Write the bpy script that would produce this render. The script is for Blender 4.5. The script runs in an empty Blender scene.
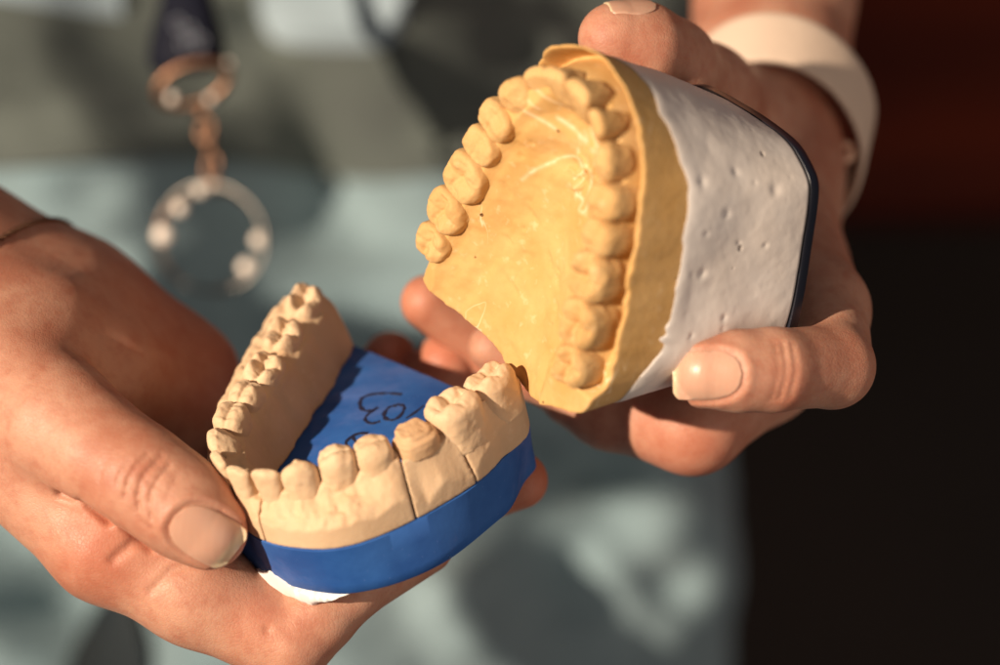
import bpy, math, time
import numpy as np
from mathutils import Vector, Matrix, Euler
T0 = time.time()
np.seterr(all='ignore')
RS = np.random.RandomState

# ------------------------------------------------------------------ units
# modelling frame: centimetres, x right, y up, z towards the viewer; the
# whole scene is then turned upright and scaled to metres by to_world().
D, K = 49.2, 48.0            # viewing distance (cm), picture units per cm at z = 0
ROT = np.array(Euler((math.radians(64), 0, 0)).to_matrix())
ORG = np.array([0.0, 0.0, 1.12])
def to_world(p): return np.asarray(p, float) @ ROT.T * 0.01 + ORG
def at(x, y, z):
    s = (D - z) / D / K
    return np.array([(x - 500) * s, (332.5 - y) * s, z])
def unit(v): v = np.asarray(v, float); return v / np.linalg.norm(v)

class Frame:
    def __init__(s, o, a, b, flip, k=1.0):
        s.k = k; s.o = np.array(o, float); a = unit(a); b = np.array(b, float); b = unit(b - a * a.dot(b))
        n = np.cross(b, a) if flip else np.cross(a, b); s.M = np.stack([a, b, n])
    def w(s, q): return s.o + s.k * np.asarray(q, float) @ s.M
    def loc(s, p): return (np.asarray(p, float) - s.o) @ s.M.T / s.k
LOW = Frame(at(402, 337, 0), (0.70, -0.284, 0.655), (-0.69, -0.507, 0.517), True)
UPP = Frame(at(494, 302, 2.0), (.574, -.52, .632), (.253, .847, .466), False, (D - 2.0) / (D + .3))

# ------------------------------------------------------------------ object helpers
C = bpy.context.scene.collection
def tag(o, label=None, cat=None, group=None, kind=None):
    if label: o['label'] = label
    if cat: o['category'] = cat
    if group: o['group'] = group
    if kind: o['kind'] = kind
    return o
def thing(name, base_cm, label, cat, group=None):
    o = bpy.data.objects.new(name, None); C.objects.link(o)
    o.location = Vector(to_world(base_cm)); o.empty_display_size = 0.01
    return tag(o, label, cat, group)
def root_loc(o):
    v = np.zeros(3)
    while o is not None:
        v = v + np.array(o.location); o = o.parent
    return v
def mesh_obj(name, verts, faces, mat, parent=None, smooth=True, angle=None):
    """verts in the cm frame; faces (M,4) array or list"""
    W = to_world(verts)
    if parent is not None: W = W - root_loc(parent)
    me = bpy.data.meshes.new(name)
    if isinstance(faces, np.ndarray):
        n = len(faces); k = faces.shape[1]
        me.vertices.add(len(W)); me.vertices.foreach_set('co', W.astype(np.float32).ravel())
        me.loops.add(n * k); me.loops.foreach_set('vertex_index', faces.astype(np.int32).ravel())
        me.polygons.add(n); me.polygons.foreach_set('loop_start', np.arange(0, n * k, k, dtype=np.int32))
        me.update(calc_edges=True); me.validate()
    else:
        me.from_pydata([tuple(v) for v in W], [], faces); me.update()
    if smooth: me.polygons.foreach_set('use_smooth', np.ones(len(me.polygons), bool))
    if angle is not None: me.set_sharp_from_angle(angle=math.radians(angle))
    if mat: me.materials.append(mat)
    o = bpy.data.objects.new(name, me); C.objects.link(o)
    if parent is not None: o.parent = parent
    return o
def smooth_verts(V, Fq, it=2, lam=.5):
    e = np.concatenate([Fq[:, [0, 1]], Fq[:, [1, 2]], Fq[:, [2, 3]], Fq[:, [3, 0]]])
    e = np.concatenate([e, e[:, ::-1]])
    cnt = np.bincount(e[:, 0], minlength=len(V)).astype(float)[:, None]
    for _ in range(it):
        S = np.stack([np.bincount(e[:, 0], weights=V[e[:, 1], c], minlength=len(V)) for c in range(3)], 1)
        V = V + lam * (S / np.maximum(cnt, 1) - V)
    return V

# ------------------------------------------------------------------ numeric toolkit
_lat = RS(7).rand(32, 32, 32).astype(np.float32)
def noise(x, y, z=0.0):
    x, y, z = np.broadcast_arrays(np.asarray(x, np.float32), np.asarray(y, np.float32), np.asarray(z, np.float32))
    xi, yi, zi = np.floor(x).astype(int), np.floor(y).astype(int), np.floor(z).astype(int)
    fx, fy, fz = x - xi, y - yi, z - zi
    fx, fy, fz = [f * f * (3 - 2 * f) for f in (fx, fy, fz)]
    r = 0
    for a in (0, 1):
        for b in (0, 1):
            for c in (0, 1):
                r = r + _lat[(xi + a) % 32, (yi + b) % 32, (zi + c) % 32] * (fx if a else 1 - fx) * (fy if b else 1 - fy) * (fz if c else 1 - fz)
    return r * 2 - 1
def fbm(x, y, z=0.0, o=3):
    r, a = 0, 1.0
    for i in range(o):
        r = r + a * noise(x * 2 ** i + 5.3 * i, y * 2 ** i + 1.7 * i, np.asarray(z) * 2 ** i + 3.1 * i); a *= .5
    return r
def smin(a, b, k):
    h = np.maximum(k - np.abs(a - b), 0) / k
    return np.minimum(a, b) - h * h * k * .25
def smax(a, b, k): return -smin(-a, -b, k)
def sstep(a, b, x):
    t = np.clip((x - a) / (b - a), 0, 1); return t * t * (3 - 2 * t)
def gauss(x, s): return np.exp(-(x / s) ** 2)

def nets(Fl, lo, h):
    ins = Fl < 0
    nx, ny, nz = Fl.shape
    c = ins[:-1, :-1, :-1]
    anyi = c.copy(); alli = c.copy()
    for a in (0, 1):
        for b in (0, 1):
            for d in (0, 1):
                if a + b + d:
                    q = ins[a:nx - 1 + a, b:ny - 1 + b, d:nz - 1 + d]; anyi |= q; alli &= q
    act = anyi & ~alli
    I, J, L = np.nonzero(act)
    idx = np.full(act.shape, -1, np.int32); idx[I, J, L] = np.arange(len(I))
    S = np.zeros((len(I), 3)); N = np.zeros(len(I))
    cs = [(a, b, d) for a in (0, 1) for b in (0, 1) for d in (0, 1)]
    val = {q: Fl[I + q[0], J + q[1], L + q[2]].astype(float) for q in cs}
    for q in cs:
        for ax in range(3):
            if q[ax] == 0:
                p = list(q); p[ax] = 1; p = tuple(p)
                v0, v1 = val[q], val[p]; m = (v0 < 0) != (v1 < 0)
                t = np.where(m, v0 / np.where(m, v0 - v1, 1), 0)
                for k in range(3):
                    S[:, k] += np.where(m, q[k] + (t if k == ax else 0), 0)
                N += m
    V = (np.stack([I, J, L], 1) + S / N[:, None]) * h + np.asarray(lo)
    Q = []
    for ax in range(3):
        sl0 = [slice(1, -1)] * 3; sl1 = [slice(1, -1)] * 3
        sl0[ax] = slice(0, -1); sl1[ax] = slice(1, None)
        a, b = ins[tuple(sl0)], ins[tuple(sl1)]
        for sgn, m in ((0, a & ~b), (1, b & ~a)):
            g = np.stack(np.nonzero(m), 1)
            o = np.array([1, 1, 1]); o[ax] = 0; g = g + o
            u, w = (ax + 1) % 3, (ax + 2) % 3
            def cell(du, dw):
                gg = g.copy(); gg[:, u] -= du; gg[:, w] -= dw
                return idx[gg[:, 0], gg[:, 1], gg[:, 2]]
            q = np.stack([cell(1, 1), cell(0, 1), cell(0, 0), cell(1, 0)], 1)
            Q.append(q[:, ::-1] if sgn else q)
    Q = np.concatenate(Q); Q = Q[(Q >= 0).all(1)]
    return V, Q
def axes(lo, hi, h):
    return [np.arange(lo[k], hi[k] + h, h, dtype=np.float32) for k in range(3)]
def catmull(P, n=12, closed=False):
    P = np.asarray(P, float); m = len(P); out = []
    for i in range(m if closed else m - 1):
        g = (lambda j: P[j % m]) if closed else (lambda j: P[min(max(j, 0), m - 1)])
        p0, p1, p2, p3 = g(i - 1), g(i), g(i + 1), g(i + 2)
        for t in np.arange(n) / n:
            out.append(.5 * (2 * p1 + (p2 - p0) * t + (2 * p0 - 5 * p1 + 4 * p2 - p3) * t * t + (3 * p1 - p0 - 3 * p2 + p3) * t ** 3))
    if not closed: out.append(P[-1])
    return np.array(out)

# ------------------------------------------------------------------ materials
def lin(r, g, b):
    f = lambda c: (c / 255 / 12.92) if c / 255 <= .04045 else ((c / 255 + .055) / 1.055) ** 2.4
    return (f(r), f(g), f(b), 1)
def base_mat(name, col, rough=.6, spec=.5, sss=0, sss_r=(.01, .004, .002), coat=0):
    m = bpy.data.materials.new(name); m.use_nodes = True
    nt = m.node_tree; b = nt.nodes['Principled BSDF']
    b.inputs['Base Color'].default_value = col; b.inputs['Roughness'].default_value = rough
    b.inputs['Specular IOR Level'].default_value = spec
    if sss:
        b.inputs['Subsurface Weight'].default_value = sss; b.inputs['Subsurface Radius'].default_value = sss_r
        b.inputs['Subsurface Scale'].default_value = 1.0
    if coat: b.inputs['Coat Weight'].default_value = coat; b.inputs['Coat Roughness'].default_value = .25
    return m, nt, b
class G:
    """tiny node-graph writer"""
    def __init__(s, nt):
        s.nt = nt; s.tc = nt.nodes.new('ShaderNodeTexCoord')
    def n(s, t, **kw):
        x = s.nt.nodes.new(t)
        for k, v in kw.items():
            if k.startswith('i_'): x.inputs[k[2:].replace('_', ' ')].default_value = v
            else: setattr(x, k, v)
        return x
    def link(s, a, b): s.nt.links.new(a, b)
    def coord(s, sc=(1, 1, 1), rot=(0, 0, 0)):
        m = s.n('ShaderNodeMapping'); m.inputs['Scale'].default_value = sc; m.inputs['Rotation'].default_value = rot
        s.link(s.tc.outputs['Object'], m.inputs['Vector']); return m.outputs[0]
    def noise(s, scale, detail=4, rough=.55, vec=None):
        x = s.n('ShaderNodeTexNoise'); x.inputs['Scale'].default_value = scale; x.inputs['Detail'].default_value = detail
        x.inputs['Roughness'].default_value = rough
        s.link(vec if vec else s.tc.outputs['Object'], x.inputs['Vector']); return x.outputs['Fac']
    def vor(s, scale, feat='F1', vec=None):
        x = s.n('ShaderNodeTexVoronoi'); x.feature = feat; x.inputs['Scale'].default_value = scale
        s.link(vec if vec else s.tc.outputs['Object'], x.inputs['Vector']); return x.outputs['Distance']
    def ramp(s, fac, stops):
        r = s.n('ShaderNodeValToRGB'); e = r.color_ramp.elements
        while len(e) < len(stops): e.new(.5)
        for k, (p, c) in enumerate(stops):
            e[k].position = p; e[k].color = c if len(c) == 4 else (*c, 1)
        s.link(fac, r.inputs[0]); return r.outputs[0]
    def grey(s, fac, stops): return s.ramp(fac, [(p, (v, v, v, 1)) for p, v in stops])
    def mix(s, fac, a, b, mode='MIX'):
        x = s.n('ShaderNodeMix'); x.data_type = 'RGBA'; x.blend_type = mode
        for sock, v in ((x.inputs[0], fac), (x.inputs[6], a), (x.inputs[7], b)):
            if hasattr(v, 'links') or isinstance(v, bpy.types.NodeSocket): s.link(v, sock)
            else: sock.default_value = v
        return x.outputs[2]
    def math(s, op, a, b=None):
        x = s.n('ShaderNodeMath'); x.operation = op
        for k, v in enumerate((a, b)):
            if v is None: continue
            if isinstance(v, bpy.types.NodeSocket): s.link(v, x.inputs[k])
            else: x.inputs[k].default_value = v
        return x.outputs[0]
    def bump(s, b, hts):
        """hts: list of (socket, strength, distance in m)"""
        prev = None
        for h, st, di in hts:
            x = s.n('ShaderNodeBump'); x.inputs['Strength'].default_value = st; x.inputs['Distance'].default_value = di
            s.link(h, x.inputs['Height'])
            if prev: s.link(prev, x.inputs['Normal'])
            prev = x.outputs[0]
        s.link(prev, b.inputs['Normal'])

def stone_mat(name, c1, c2, pale, rough=.62, pits=True, streak=0.0):
    m, nt, b = base_mat(name, c1, rough + .14, .2, sss=.12, sss_r=(.0012, .0007, .0004)); g = G(nt)
    col = g.mix(g.grey(g.noise(110, 5), [(.35, 0), (.7, 1)]), c1, c2)
    col = g.mix(g.grey(g.noise(420, 3), [(.6, 0), (.78, .35)]), col, pale)
    if streak:   # thin pale scratches left by scraping
        w = g.noise(60, 2); x = g.n('ShaderNodeTexNoise'); x.inputs['Scale'].default_value = 75; x.inputs['Detail'].default_value = 2
        x.inputs['Distortion'].default_value = 1.8; g.link(g.coord((1, 1, .45), (0, .5, .7)), x.inputs['Vector'])
        line = g.grey(g.math('ABSOLUTE', g.math('SUBTRACT', x.outputs['Fac'], .5)), [(0, 1), (.007, .7), (.016, 0)])
        msk = g.grey(g.noise(38, 1), [(.53, 0), (.62, streak)])
        col = g.mix(g.math('MULTIPLY', line, msk), col, pale)
    hts = [(g.noise(140, 5), .35, .0006), (g.noise(420, 5, .7), .4, .0003), (g.noise(1300, 3), .4, .00010)]
    at_ = g.n('ShaderNodeAttribute'); at_.attribute_name = 'pale'
    col = g.mix(g.math('MULTIPLY', at_.outputs['Fac'], .8), col, pale)
    if pits:
        v = g.vor(330); pick = g.grey(g.noise(190, 0), [(.68, 0), (.72, 1)])
        pit = g.math('MULTIPLY', g.grey(v, [(.09, 1), (.16, 0)]), pick)
        col = g.mix(pit, col, (c1[0] * .28, c1[1] * .22, c1[2] * .18, 1))
        hts.append((g.math('SUBTRACT', 1.0, pit), .8, .0004))
    g.link(col, b.inputs['Base Color']); g.bump(b, hts)
    return m
M = {}
M['yellow'] = stone_mat('yellow stone', (.60, .365, .145, 1), (.53, .30, .10, 1), (.78, .62, .40, 1), streak=1.0)
M['yellow_tooth'] = stone_mat('yellow stone tooth', (.60, .37, .16, 1), (.53, .305, .115, 1), (.74, .56, .34, 1), pits=False)
M['beige'] = stone_mat('beige die stone', (.62, .43, .27, 1), (.56, .37, .22, 1), (.74, .56, .38, 1), rough=.55, pits=False)
M['beige_tooth'] = stone_mat('beige stone tooth', (.65, .46, .295, 1), (.59, .40, .24, 1), (.50, .27, .19, 1), rough=.5, pits=False)
M['prep'] = stone_mat('trimmed die stone', (.58, .37, .21, 1), (.48, .27, .14, 1), (.70, .48, .3, 1), rough=.55, pits=False)

def mk_plaster(name, col, rough=.55):
    m, nt, b = base_mat(name, col, rough, .45); g = G(nt)
    c = g.mix(g.grey(g.noise(45, 4), [(.4, 0), (.65, 1)]), col, (col[0] * .93, col[1] * .9, col[2] * .87, 1))
    v = g.vor(150); pick = g.grey(g.noise(95, 0), [(.53, 0), (.58, 1)])
    pit = g.math('MULTIPLY', g.grey(v, [(.06, 1), (.13, 0)]), pick)
    c = g.mix(g.math('MULTIPLY', pit, .75), c, (.16, .12, .10, 1))
    g.link(c, b.inputs['Base Color'])
    g.bump(b, [(g.noise(70, 3), .14, .002), (g.noise(280, 4), .22, .0004), (g.math('SUBTRACT', 1.0, pit), .8, .0007)])
    return m
M['plaster'] = mk_plaster('white plaster', (.68, .62, .575, 1), .45)
M['plaster_rough'] = mk_plaster('rough white plaster', (.80, .78, .76, 1), .7)
def mk_blue():
    m, nt, b = base_mat('blue gypsum', (.02, .085, .34, 1), .55, .25); g = G(nt)
    c = g.mix(g.grey(g.noise(60, 5, .6), [(.38, 0), (.7, 1)]), (.018, .078, .28, 1), (.035, .125, .38, 1))
    c = g.mix(g.grey(g.noise(33, 6, .7, g.coord((1, 2.2, 1), (.3, .4, 0))), [(.5, 0), (.72, .45)]), c, (.16, .19, .42, 1))
    c = g.mix(g.grey(g.vor(520), [(.05, .5), (.1, 0)]), c, (.12, .2, .5, 1))
    g.link(c, b.inputs['Base Color'])
    g.link(g.grey(g.noise(90, 4), [(.3, .48), (.7, .62)]), b.inputs['Roughness'])
    g.bump(b, [(g.noise(160, 4), .25, .0005), (g.noise(1200, 2), .2, .0001)])
    return m
M['blue'] = mk_blue()
M['ink'] = base_mat('black marker ink', (.012, .012, .035, 1), .5)[0]
M['black'] = base_mat('black plastic', (.012, .013, .022, 1), .3, .5)[0]
def mk_skin(name, c1, c2):
    m, nt, b = base_mat(name, c1, .5, .38, sss=.28, sss_r=(.0042, .0014, .0007)); g = G(nt)
    c = g.mix(g.grey(g.noise(45, 5, .65), [(.42, 0), (.64, 1)]), c1, c2)
    c = g.mix(g.grey(g.noise(260, 4, .7), [(.45, 0), (.70, .5)]), c, (c2[0] * .9, c2[1] * .72, c2[2] * .68, 1))
    a = g.n('ShaderNodeVertexColor') if False else g.n('ShaderNodeAttribute'); a.attribute_name = 'flush'
    c = g.mix(a.outputs['Fac'], c, (.50, .12, .06, 1))
    g.link(c, b.inputs['Base Color'])
    g.link(g.grey(g.noise(220, 3), [(.3, .44), (.7, .6)]), b.inputs['Roughness'])
    v = g.vor(1150, 'DISTANCE_TO_EDGE'); v2 = g.vor(420, 'DISTANCE_TO_EDGE', g.coord((1, 1, 2.2), (0, .6, .4)))
    g.bump(b, [(g.noise(120, 3), .25, .0006), (g.grey(v, [(0, 0), (.15, 1)]), .5, .00006), (g.grey(v2, [(0, 0), (.1, 1)]), .10, .0001), (g.noise(650, 3), .22, .00015)])
    return m
M['skin'] = mk_skin('skin', (.49, .25, .165, 1), (.39, .155, .095, 1))
def mk_nail():
    m, nt, b = base_mat('fingernail', (.54, .30, .215, 1), .36, .45, sss=.3, sss_r=(.003, .0012, .0008), coat=.0); g = G(nt)
    a = g.n('ShaderNodeAttribute'); a.attribute_name = 'tip'
    w = g.n('ShaderNodeTexWave'); w.inputs['Scale'].default_value = 260; w.inputs['Distortion'].default_value = 1.5; g.link(g.coord((1, 1, 1), (0, 0, .5)), w.inputs['Vector'])
    g.bump(b, [(w.outputs['Fac'], .12, .0001), (g.noise(200, 2), .3, .0002)])
    c = g.mix(a.outputs['Fac'], (.54, .30, .21, 1), (.66, .48, .31, 1)); g.link(c, b.inputs['Base Color'])
    return m
M['nail'] = mk_nail()
def mk_cloth(name, c1, c2, rough=.85, sc=1.0):
    m, nt, b = base_mat(name, c1, rough, .2); g = G(nt)
    c = g.mix(g.grey(g.noise(9 * sc, 3), [(.35, 0), (.65, 1)]), c1, c2); g.link(c, b.inputs['Base Color'])
    b.inputs['Sheen Weight'].default_value = .15
    w = g.n('ShaderNodeTexWave'); w.inputs['Scale'].default_value = 600; g.link(g.coord(), w.inputs['Vector'])
    g.bump(b, [(w.outputs['Fac'], .3, .0003), (g.noise(25, 3), .5, .002)])
    return m

# ------------------------------------------------------------------ teeth
def arch_curve(pts):
    c = catmull(pts, 14); return c
SL, CUSP = 1.6, .85
def tooth_field(X, Y, Z, kind, w, t, hgt, seed, SL, CUSP):
    """crown: a cusped height field on a rounded body; x along the arch, y outward, z occlusal"""
    R = RS(seed + 11)
    zz = np.clip(-Z / hgt, 0, 1.3)
    prof = np.interp(zz, [0, .15, .4, .8, 1.2], [.88, .95, 1.0, 1.0, .98])
    p = 2.6
    a, b_ = w / 2 * prof, t / 2 * prof
    yo = Y
    if kind == 'incisor':
        b_ = t / 2 * np.interp(zz, [0, .3, .8, 1.2], [.56, .72, .97, 1.0]); yo = Y - t * .5 * np.interp(zz, [0, .3, .8, 1.2], [.40, .26, .06, 0])
        a = w / 2 * np.interp(zz, [0, .15, .5, 1.1], [.97, 1.0, .93, .74]); p = 2.8
    if kind == 'canine':
        b_ = t / 2 * np.interp(zz, [0, .3, .8, 1.2], [.6, .8, 1.0, 1.0]); yo = Y - t * .5 * np.interp(zz, [0, .4, .9], [.22, .1, 0]); p = 2.3
    r = ((np.abs(X) / a) ** p + (np.abs(yo) / b_) ** p) ** (1 / p)
    d = (r - 1) * np.minimum(a, b_)
    x, y = X / w, Y / t
    if kind == 'molar':
        H = -.28 * CUSP + 0 * X
        j = R.uniform(-.04, .04, 8); hh = R.uniform(.75, 1.15, 8)
        for k, (cx, cy, ch, s) in enumerate([(-.23, .25, .28, .21), (.24, .24, .27, .21), (-.22, -.25, .27, .2), (.25, -.24, .24, .2), (.02, .33, .08, .14)]):
            H = H + CUSP * hh[k] * ch * np.exp(-(((x - cx - j[k]) ** 2 + (y - cy + j[k]) ** 2) / s ** 2))
        H = H - .06 * CUSP * gauss(x + .03 * np.sin(y * 9), .05) * (np.abs(y) < .42) - .06 * CUSP * gauss(y + .05 * np.sin(x * 8), .05)
        H = H + .05 * gauss(np.abs(x) - .42, .08) - .05 * CUSP * gauss(y, .12) * (np.abs(x) < .3)
    elif kind == 'premolar':
        H = -.22 * CUSP + CUSP * (.24 * np.exp(-((x ** 2 * .6 + (y - .20) ** 2) / .075)) + .16 * np.exp(-((x ** 2 * .8 + (y + .27) ** 2) / .05))) + .04 * gauss(np.abs(x) - .38, .1)
        H = H - .05 * CUSP * gauss(y + .03, .05)
    elif kind == 'canine':
        H = .0 - .42 * np.abs(x) ** 1.5 - np.maximum(0, .12 - y) * .62 + .05 * gauss(x, .08) * (y < .1)
    elif kind == 'incisor':
        H = .0 - .05 * np.abs(x) - np.maximum(0, .2 - y) * SL * np.clip(1 - .5 * np.maximum(0, -.1 - y), .2, 1)
    elif kind == 'prep':
        H = -.16 - .06 * x - .05 * y - .05 * gauss(y - .12, .10)
        d = d + .10 - .03 * sstep(-.16, -.40, Z) - .07 * sstep(-.27, -.31, Z) * (y > -.2)
        d = np.minimum(d, np.maximum((r - 1.02) * np.minimum(a, b_), Z + .44 + .05 * noise(X * 6, Y * 6, seed)))
    H = H + .032 * fbm(X * 5, Y * 5, seed * 1.7)
    kk = {'incisor': .11, 'canine': .14, 'prep': .05}.get(kind, .11)
    return smax(d, (Z - H) * .8, kk) + .012 * fbm(X * 6, Y * 6, Z * 6 + seed)
class Tooth:
    def __init__(s, pos, tang, kind, w, t, hgt, lean, dn, seed, SL, CUSP):
        s.a = (kind, w, t, hgt, seed, SL, CUSP); s.kind, s.w, s.t = kind, w, t
        tx = np.array([tang[0], tang[1], 0]); ty = np.array([-tang[1], tang[0], 0])
        if ty[:2].dot(pos - parent_center) < 0: ty = -ty
        tz = np.array([0, 0, 1.0]); cl, sl = math.cos(lean), math.sin(lean)
        s.R = np.stack([tx, ty * cl - tz * sl, tz * cl + ty * sl]); s.o = np.array([pos[0], pos[1], dn])
    def blend(s, F, ax, sink, k):
        """pull the gum softly up round this tooth"""
        m = .62 * max(s.w, s.t) + .35; sl = []
        for q in range(2):
            i0 = int(np.searchsorted(ax[q], s.o[q] - m)); i1 = int(np.searchsorted(ax[q], s.o[q] + m)); sl.append(slice(i0, i1))
        X, Y, Z = np.meshgrid(ax[0][sl[0]] - s.o[0], ax[1][sl[1]] - s.o[1], ax[2] - s.o[2], indexing='ij')
        L = [s.R[q][0] * X + s.R[q][1] * Y + s.R[q][2] * Z for q in range(3)]
        f = tooth_field(L[0], L[1], L[2], *s.a) + sink
        f = np.maximum(f, L[2] + .22)
        F[sl[0], sl[1], :] = smin(F[sl[0], sl[1], :], f, k)
    def build(s, fr, mat, parent, label=None, h=.026):
        w, t = s.w, s.t
        lo, hi = (-w * .62, -t * .68, -1.15), (w * .62, t * .68, .22)
        X, Y, Z = np.meshgrid(*axes(lo, hi, h), indexing='ij')
        F = np.maximum(tooth_field(X, Y, Z, *s.a), (-.66 if s.kind == 'prep' else -1.12) - Z)
        V, Q = nets(F.astype(np.float32), lo, h)
        if np.linalg.det(s.R) * np.linalg.det(fr.M) < 0: Q = Q[:, ::-1]
        o = mesh_obj('tooth', fr.w(V @ s.R + s.o), Q, mat, parent)
        if label: tag(o, label)
        return o
def curve_tangent(arc, a):
    cum = np.concatenate([[0], np.cumsum(np.hypot(*np.diff(arc, axis=0).T))]); k = int(np.searchsorted(cum, a))
    return unit(arc[min(k + 3, len(arc) - 1)] - arc[max(k - 3, 0)])
def auto_w(T_, tl_, f):
    out = []
    for i in range(len(T_)):
        a = tl_[i] - tl_[i - 1] if i else tl_[1] - tl_[0]; b = tl_[i + 1] - tl_[i] if i < len(T_) - 1 else tl_[-1] - tl_[-2]
        wa, wb, w0 = (T_[i - 1][3] if i else T_[1][3]), (T_[i + 1][3] if i < len(T_) - 1 else T_[-2][3]), T_[i][3]
        out.append(f * (a * w0 / (w0 + wa) + b * w0 / (w0 + wb)))
    return out
def poly_dist(U, Vv, c):
    """distance to open polyline c, side sign by left/right, arclength"""
    best = np.full(U.shape, 1e9, np.float32); sg = np.zeros(U.shape, np.float32); al = np.zeros(U.shape, np.float32)
    L = 0
    for i in range(len(c) - 1):
        a, b = c[i], c[i + 1]; ab = b - a; l = np.hypot(*ab)
        t0 = ((U - a[0]) * ab[0] + (Vv - a[1]) * ab[1]) / l ** 2; t = np.clip(t0, 0, 1)
        dx, dy = U - a[0] - t * ab[0], Vv - a[1] - t * ab[1]; d = np.hypot(dx, dy)
        m = d < best
        best[m] = d[m]; sg[m] = np.sign(ab[0] * dy - ab[1] * dx)[m]; al[m] = (L + t * l)[m]; L += l
    return best, sg, al
def radial(poly, center, smooth=14, N=720, soft=7):
    """outline -> r(theta) table; poly given counter-clockwise or clockwise around center"""
    c = catmull(poly, smooth, True) if smooth else np.concatenate([np.linspace(poly[i], poly[(i + 1) % len(poly)], 20, endpoint=False) for i in range(len(poly))])
    d = c - center; th = np.arctan2(d[:, 1], d[:, 0]) % (2 * np.pi); r = np.hypot(d[:, 0], d[:, 1])
    o = np.argsort(th); th, r = th[o], r[o]
    tt = np.linspace(0, 2 * np.pi, N, endpoint=False)
    out = np.interp(tt, np.concatenate([th - 2 * np.pi, th, th + 2 * np.pi]), np.tile(r, 3)); w = np.hanning(2 * soft + 3)[1:-1]; w /= w.sum()
    return sum(w[i + soft] * np.roll(out, i) for i in range(-soft, soft + 1))
def rlook(tab, th):
    N = len(tab); f = (th % (2 * np.pi)) / (2 * np.pi) * N; i = np.floor(f).astype(int); fr = f - i
    return tab[i % N] * (1 - fr) + tab[(i + 1) % N] * fr
def loft(name, fr, center, rows, mat, parent, N=540, caps=(True, True), angle=45):
    """rows: list of (radii array N, n array N)"""
    th = np.linspace(0, 2 * np.pi, N, endpoint=False); V = []
    for r, n in rows:
        n = np.broadcast_to(n, (N,))
        V.append(np.stack([center[0] + r * np.cos(th), center[1] + r * np.sin(th), n], 1))
    V = np.concatenate(V); k = len(rows); Fs = []
    i = np.arange(N); j = (i + 1) % N
    for a in range(k - 1): Fs.append(np.stack([a * N + i, a * N + j, (a + 1) * N + j, (a + 1) * N + i], 1))
    Fs = [tuple(map(int, f)) for f in np.concatenate(Fs)]
    if caps[0]: Fs.append(tuple(int(q) for q in i[::-1]))
    if caps[1]: Fs.append(tuple(int(q) for q in (k - 1) * N + i))
    # the loft runs from top to bottom: outward winding depends on the frame's handedness
    if np.linalg.det(fr.M) > 0: Fs = [f[::-1] for f in Fs]
    return mesh_obj(name, fr.w(V), Fs, mat, parent, True, angle)
TH = np.linspace(0, 2 * np.pi, 540, endpoint=False)

# ================================================================== LOWER MODEL
low = thing('dental_model', LOW.w((0, 2, -3.05)), 'beige plaster lower teeth on a blue base with marker writing, held in the open hand', 'dental model')
LT = [(-3.24, -.02, 'molar', .98, .76), (-2.68, 1.10, 'molar', 1.0, .78), (-2.12, 2.12, 'molar', 1.02, .80), (-1.74, 2.96, 'premolar', .68, .72),
      (-1.42, 3.66, 'premolar', .68, .72), (-.96, 4.26, 'canine', .66, .74), (-.37, 4.62, 'incisor', .58, .62), (.16, 4.66, 'incisor', .52, .6),
      (.70, 4.44, 'incisor', .56, .6), (1.20, 4.06, 'canine', .70, .74), (1.68, 3.46, 'premolar', .70, .74), (2.06, 2.84, 'premolar', .72, .84),
      (2.40, 2.02, 'prep', .98, .84), (2.50, 1.02, 'molar', 1.06, 1.0), (2.44, -.06, 'molar', .96, .92)]
arcL = arch_curve([(-3.75, -.85)] + [t[:2] for t in LT] + [(2.36, -.85)])
cL = np.array([-.3, 1.6]); parent_center = cL
outL = [(2.55, -.78), (2.78, -.45), (3.0, .5), (3.1, 1.4), (2.98, 2.3), (2.84, 2.9), (2.62, 3.55), (2.33, 4.08), (1.95, 4.46), (1.48, 4.72), (1.0, 4.9), (.52, 4.98), (.1, 4.93), (-.26, 4.75),
        (-1.1, 4.85), (-1.75, 4.3), (-2.35, 3.5), (-2.9, 2.6), (-3.45, 1.6), (-3.95, .6), (-4.22, -.3), (-4.12, -.74)]
outL = [(u, v) for u, v in outL]
# back edge is straight
rL = radial(outL + [(-3.0, -.75), (-2, -.77), (-1, -.79), (0, -.80), (1, -.8), (1.9, -.8)], cL, 10)
def lower_field(X, Y, Z, m):
    pass
lo, hi, h = (-4.5, -1.2, -1.78), (3.5, 5.3, .0), .036
ax = axes(lo, hi, h)
U2, V2 = np.meshgrid(ax[0], ax[1], indexing='ij')
dist, sg, al = poly_dist(U2, V2, arcL)
out = (sg * np.sign(1)); 
# outward = away from centre of the arch
cc = np.array([-.4, 1.0]); 
test = np.sign(poly_dist(np.array([cc[0]], np.float32), np.array([cc[1]], np.float32), arcL)[1][0])
S = dist * np.where(sg == test, -1, 1)
rho = np.hypot(U2 - cL[0], V2 - cL[1]); th = np.arctan2(V2 - cL[1], U2 - cL[0])
dOut = (rho - rlook(rL, th)) * .93                                   # + outside
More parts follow.
